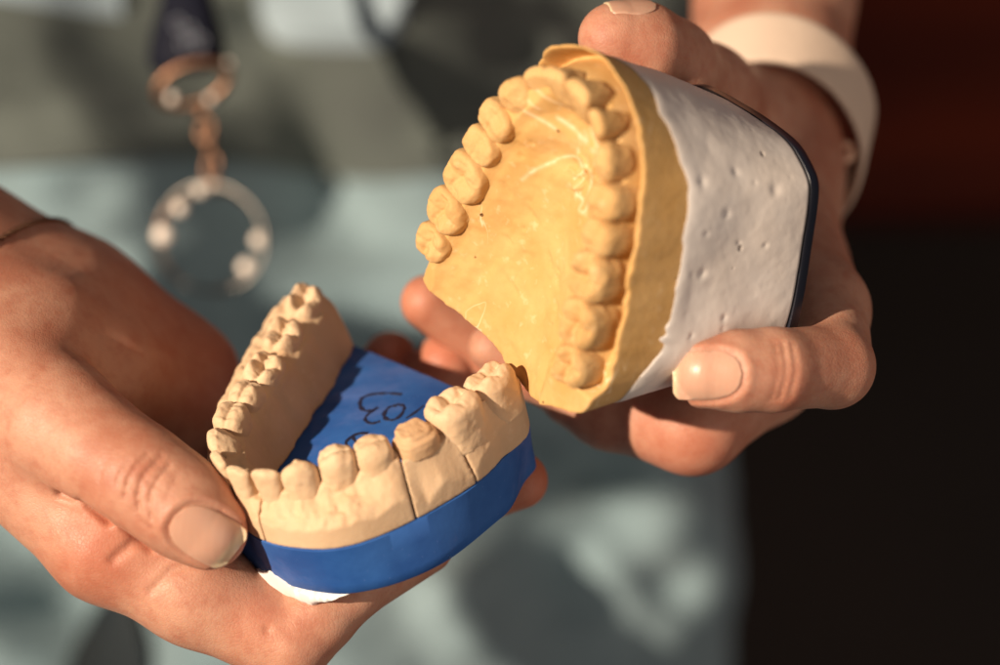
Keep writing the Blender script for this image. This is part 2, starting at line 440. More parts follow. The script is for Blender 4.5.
# arclength of every tooth
tl = [float(poly_dist(np.array([[t[0]]], np.float32), np.array([[t[1]]], np.float32), arcL)[2][0, 0]) for t in LT]
bet = [(tl[i] + tl[i + 1]) / 2 for i in range(len(tl) - 1)]
papil = sum(gauss(al - b, .13) * (0 if q == 7 else 1) for q, b in enumerate(bet))
root = sum(gauss(al - b, .2) * (.6 if LT[i][2] == 'molar' else 1) for i, b in enumerate(tl))
ant = sstep(tl[3], tl[5], al) * sstep(tl[11], tl[10], al)            # 1 in the front
edge = np.interp(al, [0, tl[3], tl[5], tl[8], tl[10], tl[11] + .3, tl[12] - .25, tl[12] + .1, tl[12] + .55, tl[13] - .35, tl[13], tl[14] - .4, tl[14] + .1, tl[14] + .6],
                 [-.52, -.62, -1.1, -1.2, -1.12, -1.1, -1.5, -1.16, -1.42, -1.42, -1.22, -1.0, -.8, -.7])
edge = edge + .03 * noise(al * 3, 0, 9)
crest = -.52 - .30 * ant + (.06 + .12 * ant) * papil + 0 * S
crest = np.where(S < 0, np.maximum(crest, -.50), crest)
far = sstep(tl[4] + .2, tl[2], al)
crest = crest * (1 - far) + (-.36 + .03 * papil) * far
wo = np.maximum(-dOut + np.maximum(S, 0), .15)                       # local distance arch->wall
sh = .30 - .1 * ant + .36 * far
fo = np.clip((S - sh) / np.maximum(wo - sh, .12), 0, 1)
Ho = crest + .05 * gauss(fo - .8, .1) * ant + .03 * ant * noise(al * 14, S * 9, 2) * (fo > .05) + (edge - crest) * fo ** (1.15) + .10 * root * np.sin(np.pi * np.clip(fo * 1.1, 0, 1)) * (.4 + .6 * ant) - .06 * papil * (fo > .1)
si = np.clip(-S, 0, 2)
Hi = crest - (.10 + .06 * far) * sstep(.1, .45, si) - 1.1 * sstep(.38, .80, si) + .16 * noise(al * 2.5, si * 3, 6) * sstep(.3, .45, si)
lean_ = sstep(tl[4], tl[0], al)                                      # left arm: broad inner slope
Hi = Hi * (1 - 0 * lean_)
H = np.where(S > 0, Ho, Hi)
# ditched, flat-cut die around the prepared tooth
die = (al > bet[11]) & (al < bet[12])
Hd = np.where(S > 0, -.52 + (edge + .52) * np.clip((S - .36) / np.maximum(wo - .36, .1), 0, 1) ** .8, -.55 - 1.1 * sstep(.3, .75, si))
H = np.where(die, Hd, H)
H = H + np.where(die, .3, 1) * (.035 * fbm(U2 * 2.2, V2 * 2.2, 3.3) + .036 * fbm(U2 * 6, V2 * 6, 1.1))
H = H - .15 * sstep(tl[14] + .45, tl[14] + .9, al) - .5 * sstep(tl[0] - .45, tl[0] - .88, al)
H = H.astype(np.float32)
H3 = H[:, :, None]; Z3 = ax[2][None, None, :]
slope = 1 / np.sqrt(1 + np.minimum(np.gradient(H, h, axis=0) ** 2 + np.gradient(H, h, axis=1) ** 2, 6))
F0 = smax((Z3 - H3) * slope[:, :, None], np.repeat(dOut[:, :, None], len(ax[2]), 2), .03)
inner_wall = (-S - np.interp(al, [0, tl[3], tl[6], tl[9], 99], [.64, .56, .6, .6, .65]))[:, :, None]
inner_wall = inner_wall - .28 * np.clip((-1.7 - Z3) / -.9 - .55, -.6, .6) * -1
F0 = smax(F0, inner_wall + .06 * noise(al * 1.6, 0, 8)[:, :, None] + .03 * fbm(U2 * 3, V2 * 3, 8)[:, :, None] + .03 * noise(al[:, :, None] * 3, Z3 * 3, 5), .18)
wL = auto_w(LT, tl, 1.03); lowT = []
for i, (u, v, kd, w, t) in enumerate(LT):
    if kd == 'prep': w = .90
    else: w = wL[i] * (.86 if i < 3 else 1)
    tt = Tooth(np.array([u, v]), curve_tangent(arcL, tl[i]), kd, w, t, {'molar': .75, 'premolar': .82, 'canine': .95, 'incisor': .92, 'prep': .7}[kd],
               [-.1, -.1, -.08, -.05, .0, .05, .05, .05, .05, .08, .08, .03, 0, -.05, -.1][i], [.03, .02, .02, .02, .03, .0, -.05, -.07, -.05, .02, .03, 0, .05, .08, .02][i], i, 1.5, .8)
    lowT.append(tt)
    if kd != 'prep': tt.blend(F0, ax, .085, .24)
F0 = np.maximum(F0, -1.695 - Z3)
# sections parted by thin saw cuts (planes through points on the arch)
def cut_plane(b, skew=0.0):
    i = np.searchsorted(np.concatenate([[0], np.cumsum(np.hypot(*np.diff(arcL, axis=0).T))]), b)
    p = arcL[i]; t = unit(arcL[min(i + 2, len(arcL) - 1)] - arcL[max(i - 2, 0)])
    cs, sn = math.cos(skew), math.sin(skew); t = np.array([t[0] * cs - t[1] * sn, t[0] * sn + t[1] * cs])
    return (U2 - p[0]) * t[0] + (V2 - p[1]) * t[1]
cuts = [cut_plane(bet[7] + .02, -.06), cut_plane(bet[11] + .04, .22), cut_plane(bet[12] + .02, -.30)]
near = [al - b for b in (bet[7], bet[11], bet[12])]
def clipf(d, n): return np.where(np.abs(n) < 1.4, d, np.sign(n) * 1.4)   # plane is only valid close to its cut
cuts = [clipf(d, n).astype(np.float32) for d, n in zip(cuts, near)]
cuts[0] = cuts[0] + .05 * noise(V2 * 3, U2 * 3, 2)
sec = []
for k in range(4):
    Fk = F0.copy(); gap = [.012, .016, .018]
    if k > 0: Fk = np.maximum(Fk, (gap[k - 1] - cuts[k - 1])[:, :, None])
    if k < 3: Fk = np.maximum(Fk, (cuts[k] + gap[k])[:, :, None])
    V, Q = nets(Fk.astype(np.float32), lo, h)
    V = smooth_verts(V, Q, 1, .4)
    if np.linalg.det(LOW.M) < 0: Q = Q[:, ::-1]
    name = ['arch_section', 'arch_section', 'removable_die', 'arch_section'][k]
    o = mesh_obj(name, LOW.w(V), Q, M['beige'], low)
    tag(o, ['beige stone section carrying the far side teeth', 'beige stone section carrying the front teeth', 'beige sawn die with a ground down tooth stump', 'beige stone section carrying the last two molars'][k])
    sec.append(o)
print('lower arch', time.time() - T0)
for i, tt in enumerate(lowT):
    tt.build(LOW, M['prep'] if tt.kind == 'prep' else M['beige_tooth'], sec[0] if i <= 7 else sec[1] if i <= 11 else sec[2] if i == 12 else sec[3], 'ground down tooth stump with a stepped margin' if tt.kind == 'prep' else None)
# blue base
r0 = rlook(rL, TH); rB = radial([(2.4, -.85), (2.6, -.25), (2.95, .5), (3.0, .95), (3.0, 2.36), (2.63, 3.43), (2.0, 4.22), (1.4, 4.55), (.7, 4.75), (.0, 4.8), (-.6, 4.74), (-1.3, 4.65), (-1.9, 4.1), (-2.3, 3.4), (-2.8, 2.5), (-3.35, 1.5), (-3.85, .5), (-4.1, -.3), (-4.0, -.8),
              (-3.0, -.85), (-2, -.86), (-1, -.87), (0, -.88), (1, -.88), (1.7, -.88)], cL, 10)
rB = rlook(rB, TH)
wob = .012 * noise(TH * 8, 0, 4)
loft('blue_base', LOW, cL, [(r0 - .03, -1.700), (r0 + wob, -1.725), (r0 * .6 + rB * .4 + .01, -2.2), (rB + .01 + wob, -2.75), (rB, -2.98), (rB - .05, -3.03)], M['blue'], low)
# white plaster remains below the base, at the front
def smear():
    a = TH; N = len(TH)
    m = sstep(.74, 1.05, a) * sstep(1.86, 1.60, a)
    up = .30 * gauss(a - 1.40, .12) ** .6 + .22 * gauss(a - 1.68, .06) - .05
    up = up + (.05 * noise(a * 22, 2, 7) + .03 * noise(a * 60, 2, 7)) * m
    top = -3.04 + up * m - .02 * (1 - m)
    bot = -3.08 - .36 * m * (1 + .3 * noise(a * 14, 5, 1)) * sstep(.75, 1.2, a)
    rr = rB; lip = .035 * m
    rows = [(rr - .3, np.full(N, -3.02)), (rr - .2 * (1 - m) - .002, top + .02 * m), (rr + .004 + lip - .2 * (1 - m), top), (rr + .012 + lip - .2 * (1 - m) + .01 * noise(a * 50, 1, 1) * m, (top + bot) / 2), (rr - .2 + .14 * m, bot), (rr - .4, bot), (rr * .4, np.full(N, -3.09))]
    return loft('plaster_remnant', LOW, cL, rows, M['plaster_rough'], low, angle=60)
smear()
# marker handwriting on the blue plate
def ribbon(name, strokes, z, wd, mat, parent, fr):
    V, Fs = [], []
    for st in strokes:
        c = catmull(st, 10); t = np.gradient(c, axis=0); t /= np.hypot(*t.T)[:, None] + 1e-9; nn = np.stack([-t[:, 1], t[:, 0]], 1)
        ww = wd * (1 + .5 * noise(np.arange(len(c)) * .3, len(V) * .1, 1))[:, None]; b = len(V)
        for k in range(len(c)):
            for q, zz in ((-1, 0), (1, 0), (1, .006), (-1, .006)):
                p = c[k] + nn[k] * q * ww[k] * (1 if zz == 0 else .85); V.append((p[0], p[1], z + zz))
        for k in range(len(c) - 1):
            for e in range(4):
                Fs.append((b + 4 * k + e, b + 4 * k + (e + 1) % 4, b + 4 * k + 4 + (e + 1) % 4, b + 4 * k + 4 + e))
        Fs.append((b, b + 1, b + 2, b + 3)); e = b + 4 * (len(c) - 1); Fs.append((e + 3, e + 2, e + 1, e))
    return mesh_obj(name, fr.w(np.array(V)), Fs, mat, parent)
def unplane(fr, x, y, n):
    c = np.array([0, 0, D]); d = at(x, y, 0) - c; N_ = fr.M[2]
    return fr.loc(c + d * (((fr.o + N_ * n - c) @ N_) / (d @ N_)))[:2]
INK = [[(402, 394), (388, 393), (372, 394), (362, 398), (360, 405), (364, 410), (371, 410), (378, 407)], [(378, 407), (369, 413), (365, 419), (371, 423), (380, 421)],
       [(397, 405), (389, 407), (384, 414), (387, 419), (395, 419), (402, 413), (404, 406), (397, 404)], [(424, 405), (415, 412), (406, 418)],
       [(368, 433), (360, 433), (352, 436), (346, 442), (348, 448)], [(352, 436), (357, 442), (366, 441), (371, 437)]]
ribbon('handwriting', [[unplane(LOW, x, y, -1.69) for x, y in s] for s in INK], -1.699, .042, M['ink'], low, LOW)

# ================================================================== UPPER MODEL
upp = thing('dental_model', UPP.w((0, 1.5, -5.6)), 'yellow plaster upper teeth and palate on a white plaster mount with a black plate', 'dental model')
UT = [(-2.62, -.07, 'molar', .80, .88, -.02), (-2.46, .80, 'molar', .95, 1.0, 0), (-2.18, 1.78, 'molar', 1.04, 1.06, 0), (-1.93, 2.66, 'premolar', .70, .92, 0), (-1.70, 3.38, 'premolar', .70, .92, .0),
      (-1.33, 4.08, 'canine', .80, .86, .02), (-.80, 4.66, 'incisor', .62, .62, -.05), (-.16, 4.96, 'incisor', .70, .62, .12), (.55, 5.00, 'incisor', .84, .68, .14), (1.14, 4.72, 'incisor', .64, .62, .04),
      (1.62, 4.18, 'canine', .76, .84, .02), (1.96, 3.46, 'premolar', .72, .90, 0), (2.10, 2.74, 'premolar', .72, .90, 0), (2.16, 1.86, 'molar', .98, 1.04, .02), (2.30, .84, 'molar', 1.02, 1.04, .02), (2.40, -.12, 'molar', .86, .94, -.04)]
arcU = arch_curve([(-2.75, -.9)] + [t[:2] for t in UT] + [(2.5, -.9)])
cU = np.array([0, 1.9]); parent_center = cU
outU = [(3.05, -.55), (3.06, .4), (2.96, 1.3), (2.82, 2.2), (2.70, 3.0), (2.5, 3.75), (2.2, 4.45), (1.75, 5.08), (1.2, 5.5), (.6, 5.78), (-.1, 5.82), (-.7, 5.66), (-1.3, 5.28), (-1.9, 4.6), (-2.4, 3.7), (-2.75, 2.7), (-3.0, 1.6), (-3.15, .5),
        (-3.2, -.4), (-3.05, -.95), (-2.6, -1.25), (-1.8, -1.42), (-1.1, -1.55), (-.5, -1.68), (.1, -1.85), (.7, -1.98), (1.2, -1.85), (1.9, -1.5), (2.5, -1.25), (2.9, -.98)]
outU2 = [(3.0, -.3), (3.32, .1), (3.34, .67), (3.2, 1.5), (2.95, 2.5), (2.72, 3.4), (2.52, 3.85), (2.1, 4.12), (1.65, 4.28), (.8, 4.3), (0, 4.25), (-1.2, 4.1), (-1.9, 3.6), (-2.4, 2.8), (-2.7, 1.8), (-2.8, .6), (-2.7, -.3), (-2, -.7), (-1, -.9), (0, -.95), (1, -.9), (2.2, -.7)]
rU, rU2 = radial(outU, cU, 10), radial(outU2, cU, 10)
def rmix(n): return np.clip((-n - .6) / 4.7, 0, 1.1) 
lo, hi, h = (-3.6, -2.3, -2.5), (3.6, 6.2, -.2), .036
ax = axes(lo, hi, h); U2, V2 = np.meshgrid(ax[0], ax[1], indexing='ij')
dist, sg, al = poly_dist(U2, V2, arcU)
test = poly_dist(np.array([0.], np.float32), np.array([1.5], np.float32), arcU)[1][0]
S = dist * np.where(sg == test, -1, 1)
rho = np.hypot(U2 - cU[0], V2 - cU[1]); th = np.arctan2(V2 - cU[1], U2 - cU[0])
rr = rlook(rU, th); dOut = (rho - rr) * .95
tlU = [float(poly_dist(np.array([[t[0]]], np.float32), np.array([[t[1]]], np.float32), arcU)[2][0, 0]) for t in UT]
betU = [(tlU[i] + tlU[i + 1]) / 2 for i in range(len(tlU) - 1)]
papil = sum(gauss(al - b, .13) for b in betU); root = sum(gauss(al - b, .2) for b in tlU)
side = sstep(-1.0, -2.0, U2)                                        # 1 on the far side
crest = -.70 + .10 * papil
crestL = -.42 + .22 * sstep(0, -1, U2) + .05 * papil
rim = -.70 + .05 * noise(U2 * 1.5, V2 * 1.5, 5) - .45 * sstep(-1.2, -2.2, U2) - .1 * sstep(1, -.3, V2) + .05 * noise(U2 * 5, V2 * 5, 6)
sul = -1.18 - .26 * sstep(3.8, 5.0, V2) + .25 * sstep(1.2, -.2, V2)
wo = np.maximum(-dOut + np.maximum(S, 0), .2); fo = np.clip(S / wo, 0, 1)
Ho = crest * (1 - sstep(.25, .62, fo)) + sul * sstep(.25, .62, fo)
Ho = Ho + .10 * root * gauss(fo - .42, .18)
Ho = np.where(-dOut < .42, Ho + (rim - Ho) * sstep(.34, .07, -dOut), Ho)
si = np.clip(-S, 0, 4)
pal = -.62 + .20 * sstep(0, -1, U2) * sstep(1.3, .4, si) - .34 * sstep(.2, 1.3, si) - .28 * sstep(.9, 2.2, si)
rug = .06 * np.sin(V2 * 5.2 + np.abs(U2) * 1.6 + 1.3 * noise(U2 * 1.2, V2 * 1.2, 4)) * sstep(2.4, 3.2, V2) * sstep(.3, .7, si) + .05 * gauss(U2 - .15, .09) * sstep(1.5, 3, V2)
Hi = crestL * (1 - sstep(.1, .55, si)) + pal * sstep(.1, .55, si) + rug
Hi = Hi + .30 * sstep(1.2, -1.8, V2) * sstep(.3, 1.4, si)             # palate comes up towards its back edge
H = np.where(S > 0, Ho, Hi); bl = sstep(-.12, .12, S); H = np.where(np.abs(S) < .12, crestL * (1 - bl) + crest * bl, H)
H = H + .03 * fbm(U2 * 1.8, V2 * 1.8, 2.2) + .016 * fbm(U2 * 6, V2 * 6, 7.7)
MARKS = [[(545, 78), (560, 95), (572, 108)], [(533, 96), (545, 115), (556, 128)], [(560, 118), (575, 135), (590, 150), (602, 158)], [(546, 160), (560, 157), (575, 165), (590, 180)], [(596, 160), (584, 172), (576, 188)],
         [(561, 196), (569, 202), (565, 211), (573, 213), (577, 205)], [(588, 128), (596, 145), (606, 156)], [(520, 180), (531, 170), (545, 162)], [(570, 150), (566, 162), (572, 176)], [(540, 92), (552, 108)]]
# meandering raised casting seams on the palate
for k, (x0, y0, L_, a0) in enumerate([(.5, 4.2, 1.5, -1.2), (.9, 3.6, 1.3, -2.2), (.15, 3.5, 1.1, .3), (1.1, 2.4, .8, -1.9), (.3, 4.5, .8, -.4)]):
    pts = [(x0, y0)]; a = a0
    for q in range(14):
        a += RS(k * 31 + q).uniform(-.75, .75); pts.append((pts[-1][0] + math.cos(a) * L_ / 14, pts[-1][1] + math.sin(a) * L_ / 14))
    dd = poly_dist(U2, V2, catmull(pts, 3))[0]; H = H + .07 * gauss(dd, .038)
# shallow dents / scrapes
for k in range(44):
    R = RS(400 + k); x0, y0, s0, e = R.uniform(-2, 1.6), R.uniform(-1.3, 4.2), R.uniform(.03, .10), R.uniform(1, 4); a = R.uniform(-.9, -.5)
    p_ = (U2 - x0) * math.cos(a) + (V2 - y0) * math.sin(a); q_ = -(U2 - x0) * math.sin(a) + (V2 - y0) * math.cos(a)
    H = H - R.uniform(.02, .07) * np.exp(-(p_ / (s0 * e)) ** 2 - (q_ / s0) ** 2) * (S < -.2)
tb = sstep(-.30, -.62, V2) * sstep(1.35, 1.6, U2); H = H * (1 - tb) + tb * (-.50 - .10 * sstep(-.6, -1.4, V2) + .02 * fbm(U2 * 3, V2 * 3, 4))
H = np.minimum(H, -.30 - .1 * sstep(-.6, -1.3, V2))
H = H.astype(np.float32)
H3 = H[:, :, None]; Z3 = ax[2][None, None, :]
mixn = rmix(ax[2])[None, None, :]
r2 = rlook(rU2, th)
dO = (rho[:, :, None] - (rr[:, :, None] * (1 - mixn) + r2[:, :, None] * mixn)) * .95
slope = 1 / np.sqrt(1 + np.minimum(np.gradient(H, h, axis=0) ** 2 + np.gradient(H, h, axis=1) ** 2, 6))
F0 = smax((Z3 - H3) * slope[:, :, None], dO + .008 * fbm(U2 * 4, V2 * 4, 1)[:, :, None], .045)
F0 = np.maximum(F0, -2.25 - Z3)
wU = auto_w(UT, tlU, 1.03); upT = []
for i, (u, v, kd, w, t, dn) in enumerate(UT):
    t = t * (1.35 if kd == 'incisor' else 1.07 if u < -1 else .98)
    tt = Tooth(np.array([u, v]), curve_tangent(arcU, tlU[i]), kd, wU[i], t, {'molar': .7, 'premolar': .8, 'canine': .9, 'incisor': .95}[kd],
               (-.05 if u < 0 else .06) if kd in ('molar', 'premolar') else .16 if u > -1 else 0, dn, 40 + i, .95, .85 if u > 0 else .5)
    upT.append(tt); tt.blend(F0, ax, .09, .2)
F0 = np.maximum(F0, -2.25 - Z3)
V, Q = nets(F0.astype(np.float32), lo, h); V = smooth_verts(V, Q, 1, .35)
if np.linalg.det(UPP.M) < 0: Q = Q[:, ::-1]
body = mesh_obj('stone_cast', UPP.w(V), Q, M['yellow'], upp)
for tt in upT: tt.build(UPP, M['yellow_tooth'], upp)
# chalky pale scrape marks on the palate
def unplane(fr, x, y, n):
    c = np.array([0, 0, D]); d = at(x, y, 0) - c; N_ = fr.M[2]
    return fr.loc(c + d * (((fr.o + N_ * n * fr.k - c) @ N_) / (d @ N_)))[:2]
q_ = V.copy(); pale = np.zeros(len(V), np.float32)
for k, st in enumerate(MARKS):
    dd = poly_dist(q_[:, 0], q_[:, 1], catmull([unplane(UPP, x, y, -.75) for x, y in st], 6))[0]
    pale = np.maximum(pale, gauss(dd, .024 + .012 * (k % 3)) * (.55 + .45 * np.clip(noise(q_[:, 0] * 9, q_[:, 1] * 9, k) * 2 + .5, 0, 1)))
pale = pale + .45 * sstep(.35, .8, fbm(q_[:, 0] * 3.5, q_[:, 1] * 3.5, 2)) * np.exp(-(((q_[:, 0] - .9) / .9) ** 2 + ((q_[:, 1] - 3.9) / 1.2) ** 2))
pale[q_[:, 2] < -1.35] = 0
body.data.attributes.new('pale', 'FLOAT', 'POINT').data.foreach_set('value', np.clip(pale, 0, 1).astype(np.float32))
print('upper arch', time.time() - T0)
# white mount
rows = []
N = 540
rt, rb = rlook(rU, TH), rlook(rU2, TH)
def ring_r(n): m = rmix(n); return rt * (1 - m) + rb * m
cs, sn = np.cos(TH), np.sin(TH)
bx, by = cU[0] + rt * cs, cU[1] + rt * sn
nb = -1.62 - .33 * sstep(5.2, 3.8, by) * sstep(0, 1, bx) + .05 * noise(TH * 5, 1, 1) + .035 * noise(TH * 14, 4, 1)
nb = nb + .20 * gauss(TH - 5.93, .020) + .06 * gauss(TH - 6.0, .03) + .42 * sstep(5.92, 5.55, TH) * (TH > 4.6) + .08 * gauss(TH - 1.15, .05)
ns = 70
_r = RS(77)
DENTS = [(_r.uniform(-.8, 1.3), _r.uniform(-4.9, -2.2), _r.uniform(.035, .10), _r.uniform(-.012, .04)) for _ in range(26)]
for k in range(ns + 1):
    f = k / ns; n = nb + (-5.22 - nb) * f
    r = ring_r(n) + .014 + .045 * (1 - np.exp(-f * 30))
    X_, Y_ = r * cs, r * sn
    am = min(1, f * 8)
    r = r + am * (.05 * fbm(X_ * .6 + 3, Y_ * .6, n * .6, 2) + .006 * fbm(X_ * 3, Y_ * 3, n * 3))
    for (t0, n0, s0, dp) in DENTS + [(.08, -2.6, .10, .05), (6.05, -3.4, .07, .05), (.5, -3.0, .09, .04), (.25, -4.2, .06, .04), (.72, -2.3, .12, .05), (5.95, -2.6, .05, .05), (.62, -4.3, .13, .045)]:
        dt = ((TH - t0 + np.pi) % (2 * np.pi) - np.pi) * r
        r = r - .8 * dp * np.exp(-(dt ** 2 + ((n - n0) * 1.0) ** 2) / s0 ** 2)
    rows.append((r, n))
rows = [(rows[0][0] - .12, rows[0][1] - .02)] + rows + [(rows[-1][0] - .06, np.full(N, -5.26))]
loft('plaster_mount', UPP, cU, rows, M['plaster'], upp, angle=70)
rp = rb * 1.0
loft('mounting_plate', UPP, cU, [(rp + .02, -5.27), (rp + .09, -5.30), (rp + .10, -5.52), (rp + .04, -5.60)], M['black'], upp)

# ================================================================== PERSON
class Flesh:
    def __init__(s): s.p = []; s.g = []
    def chain(s, pts, k=.35, flat=None):
        """pts: (px, py, z, r) -> tapered links"""
        q = [(at(*p[:3]), p[3]) for p in pts]
        for a, b in zip(q, q[1:]): s.p.append(('cap', a[0], b[0], a[1], b[1], k, flat))
        return s
    def ball(s, p, rad, k=.4, axes_=None): s.p.append(('ell', at(*p), None, np.asarray(rad, float), 0, k, axes_)); return s
    def groove(s, pts, depth, wd): s.g.append((np.array([at(*p) for p in pts]), depth, wd)); return s
    def dent(s, c, ax_, sd, nm, L, W, dp): s.g.append(('nail', c, ax_, sd, nm, L, W, dp)); return s
    def one(s, q, X, Y, Z):
        t, a, b, r1, r2, k, fl = q
        if t == 'cap':
            ab = b - a; px, py, pz = X - a[0], Y - a[1], Z - a[2]
            hh = np.clip((px * ab[0] + py * ab[1] + pz * ab[2]) / ab.dot(ab), 0, 1)
            dx, dy, dz = px - hh * ab[0], py - hh * ab[1], pz - hh * ab[2]
            if fl is not None:
                v, f = fl; dd = (dx * v[0] + dy * v[1] + dz * v[2]) * (f - 1); dx, dy, dz = dx + dd * v[0], dy + dd * v[1], dz + dd * v[2]
            return np.sqrt(dx * dx + dy * dy + dz * dz) - (r1 + (r2 - r1) * hh)
        px, py, pz = X - a[0], Y - a[1], Z - a[2]
        if fl is not None:
            e = [px * v[0] + py * v[1] + pz * v[2] for v in fl]
        else: e = [px, py, pz]
        rr_ = np.sqrt((e[0] / r1[0]) ** 2 + (e[1] / r1[1]) ** 2 + (e[2] / r1[2]) ** 2)
        return (rr_ - 1) * min(r1)
    def post(s, Fl, X, Y, Z):
        for g in s.g:
            if isinstance(g[0], str):
                _, c, a_, sd, nm, L, W, dp = g
                px, py, pz = X - c[0], Y - c[1], Z - c[2]
                e = [px * v[0] + py * v[1] + pz * v[2] for v in (a_, sd, nm)]
                q = (np.abs(e[0] / (L * .5)) ** 2.6 + np.abs(e[1] / (W * .5)) ** 2.6) ** (1 / 2.6)
                m = (e[2] > -.6)
                Fl = Fl + m * (dp * sstep(1.12, .98, q) - dp * .9 * gauss(q - 1.22, .13) * (e[0] < L * .35))
            else:
                P_, dp, wd = g; best = None
                for a, b in zip(P_, P_[1:]):
                    ab = b - a; px, py, pz = X - a[0], Y - a[1], Z - a[2]
                    hh = np.clip((px * ab[0] + py * ab[1] + pz * ab[2]) / ab.dot(ab), 0, 1)
                    d2 = (px - hh * ab[0]) ** 2 + (py - hh * ab[1]) ** 2 + ((pz - hh * ab[2]) * .16) ** 2
                    best = d2 if best is None else np.minimum(best, d2)
                Fl = Fl + dp * np.exp(-best / wd ** 2)
        return Fl
    def at_points(s, P_):
        X, Y, Z = P_.T; Fl = np.full(len(X), 9.0)
        for q in s.p: Fl = smin(Fl, s.one(q, X, Y, Z), q[5])
        return s.post(Fl, X, Y, Z)
    def grid(s, lo, hi, h):
        A = axes(lo, hi, h); Fl = np.full([len(a) for a in A], 9.0, np.float32)
        def box(l, u):
            sl = []
            for k in range(3):
                i0 = max(int((l[k] - lo[k]) / h), 0); i1 = min(int((u[k] - lo[k]) / h) + 2, len(A[k]))
                if i1 <= i0: return None
                sl.append(slice(i0, i1))
            return tuple(sl)
        for q in s.p:
            t, a, b, r1, r2, k, fl = q
            if t == 'cap': R = max(r1, r2) / (min(1, fl[1]) if fl else 1) + k + .4; l, u = np.minimum(a, b) - R, np.maximum(a, b) + R
            else: R = max(r1) + k + .4; l, u = a - R, a + R
            sl = box(l, u)
            if sl is None: continue
            X, Y, Z = A[0][sl[0]][:, None, None], A[1][sl[1]][None, :, None], A[2][sl[2]][None, None, :]
            Fl[sl] = smin(Fl[sl], s.one(q, X, Y, Z), k)
        gs = s.g; 
        for g in gs:
            if isinstance(g[0], str): c, R = g[1], max(g[5], g[6]) * 1.1; l, u = c - R, c + R
            else: l, u = g[0].min(0) - g[2] * 3, g[0].max(0) + g[2] * 3; l[2] -= .5; u[2] += .5
            sl = box(l, u)
            if sl is None: continue
            X, Y, Z = A[0][sl[0]][:, None, None], A[1][sl[1]][None, :, None], A[2][sl[2]][None, None, :]
            s.g = [g]; Fl[sl] = s.post(Fl[sl], X, Y, Z)
        s.g = gs
        return Fl
def mk_nail_mesh(fl, c, ax_, sd, nm, L, W, parent, lift=.05, tip=.35, rise=.0):
    n1, n2 = 26, 22; V = []; tv = []
    for i in range(n1 + 1):
        for j in range(n2 + 1):
            a = -1 + 2 * i / n1; b = -1 + 2 * j / n2
            # square -> superellipse, free edge (a=+1) squarer
            w_ = (1 - abs(a) ** (2.3 if a < 0 else 6)) ** .5 if abs(a) < 1 else 0
            w_ = max(w_, .0); w_ = w_ * .92 + (.08 if abs(a) < .98 else 0)
            if a > -.1: w_ = 1 - .10 * max(a, 0) ** 2 - .25 * max(a - .88, 0) / .12
            V.append(c + ax_ * a * L / 2 + sd * b * w_ * W / 2 + nm * 1.5); tv.append(a)
    V = np.array(V); tv = np.array(tv); t = np.zeros(len(V))
    for _ in range(60):
        d = fl.at_points(V - nm * t[:, None]); t = t + np.clip(d, -.2, .3) * .6
    # the free edge runs on over the fingertip instead of wrapping it
    P0 = V - nm * t[:, None]
    hh = P0 @ nm
    lim = np.median(hh[(np.abs(tv) < .3)]) - .42 * W
    P0 = P0 + nm * np.maximum(lim - hh, 0)[:, None]
    top = P0 + nm * (lift + rise * np.clip(tv, 0, 1)[:, None]); bot = P0 - nm * .03
    n = n2 + 1; Q = []
    for i in range(n1):
        for j in range(n2): Q.append((i * n + j, i * n + j + 1, (i + 1) * n + j + 1, (i + 1) * n + j))
    NV = len(V); Fs = list(Q) + [tuple(NV + q for q in f[::-1]) for f in Q]
    ring = [j for j in range(n)] + [i * n + n2 for i in range(1, n1 + 1)] + [n1 * n + j for j in range(n2 - 1, -1, -1)] + [i * n for i in range(n1 - 1, 0, -1)]
    for a, b in zip(ring, ring[1:] + ring[:1]): Fs.append((b, a, NV + a, NV + b))
    if np.dot(np.cross(ax_, sd), nm) > 0: Fs = [f[::-1] for f in Fs]
    o = mesh_obj('fingernail', np.concatenate([top, bot]), Fs, M['nail'], parent, True, 60)
    at_ = o.data.attributes.new('tip', 'FLOAT', 'POINT')
    e = np.tile(sstep(1 - tip * 1.3, 1 - tip * .7, tv), 2); at_.data.foreach_set('value', e.astype(np.float32))
    return o

person = thing('person', at(350, 1500, -30), 'person in a pale teal tunic holding a plaster dental model in each hand', 'person')
# ---- hand on the picture's left: open, palm up, thumb towards the viewer
def LP(u, v, n, r):
    p = LOW.w((u, v, n)); q = K * D / (D - p[2]); return (500 + p[0] * q, 332.5 - p[1] * q, p[2], r)
LH = Flesh()
LH.chain([(-420, 330, -10, 2.9), (-230, 315, -6.5, 2.5), (-70, 290, -3.6, 2.25)], 1.2)
LH.chain([(-70, 335, -2.2, 2.0), (0, 378, -.6, 1.62), (60, 424, .8, 1.20), (100, 452, 1.4, 1.03), (140, 478, 1.85, .98), (180, 506, 2.0, .92), (208, 530, 2.0, .80)], .5)
LH.chain([(-70, 250, -5.0, 1.95), (70, 312, -4.9, 1.55), (185, 378, -4.8, 1.25)], .8)
LH.chain([(-60, 360, -3, 1.9), (60, 430, -3.4, 1.3), (150, 480, -3.8, 1.1)], .9)
LH.chain([(-60, 310, -2.3, 1.9), (40, 345, -1.9, 1.35), (110, 385, -2.4, 1.1), (180, 425, -3.6, 1.0)], 1.3)
LH.chain([(-60, 270, -3.6, 1.95), (60, 322, -3.7, 1.4), (150, 372, -4.2, 1.15)], 1.3)
LH.chain([(-70, 400, -1.8, 1.9), (10, 436, -.5, 1.5), (110, 540, .3, 1.26), (196, 590, .4, 1.10), (268, 630, .4, .96)], .4)
LH.chain([(290, 640, .45, .92), (318, 614, .4, .82), (350, 586, .25, .74), (425, 546, -.5, .60)], .10)
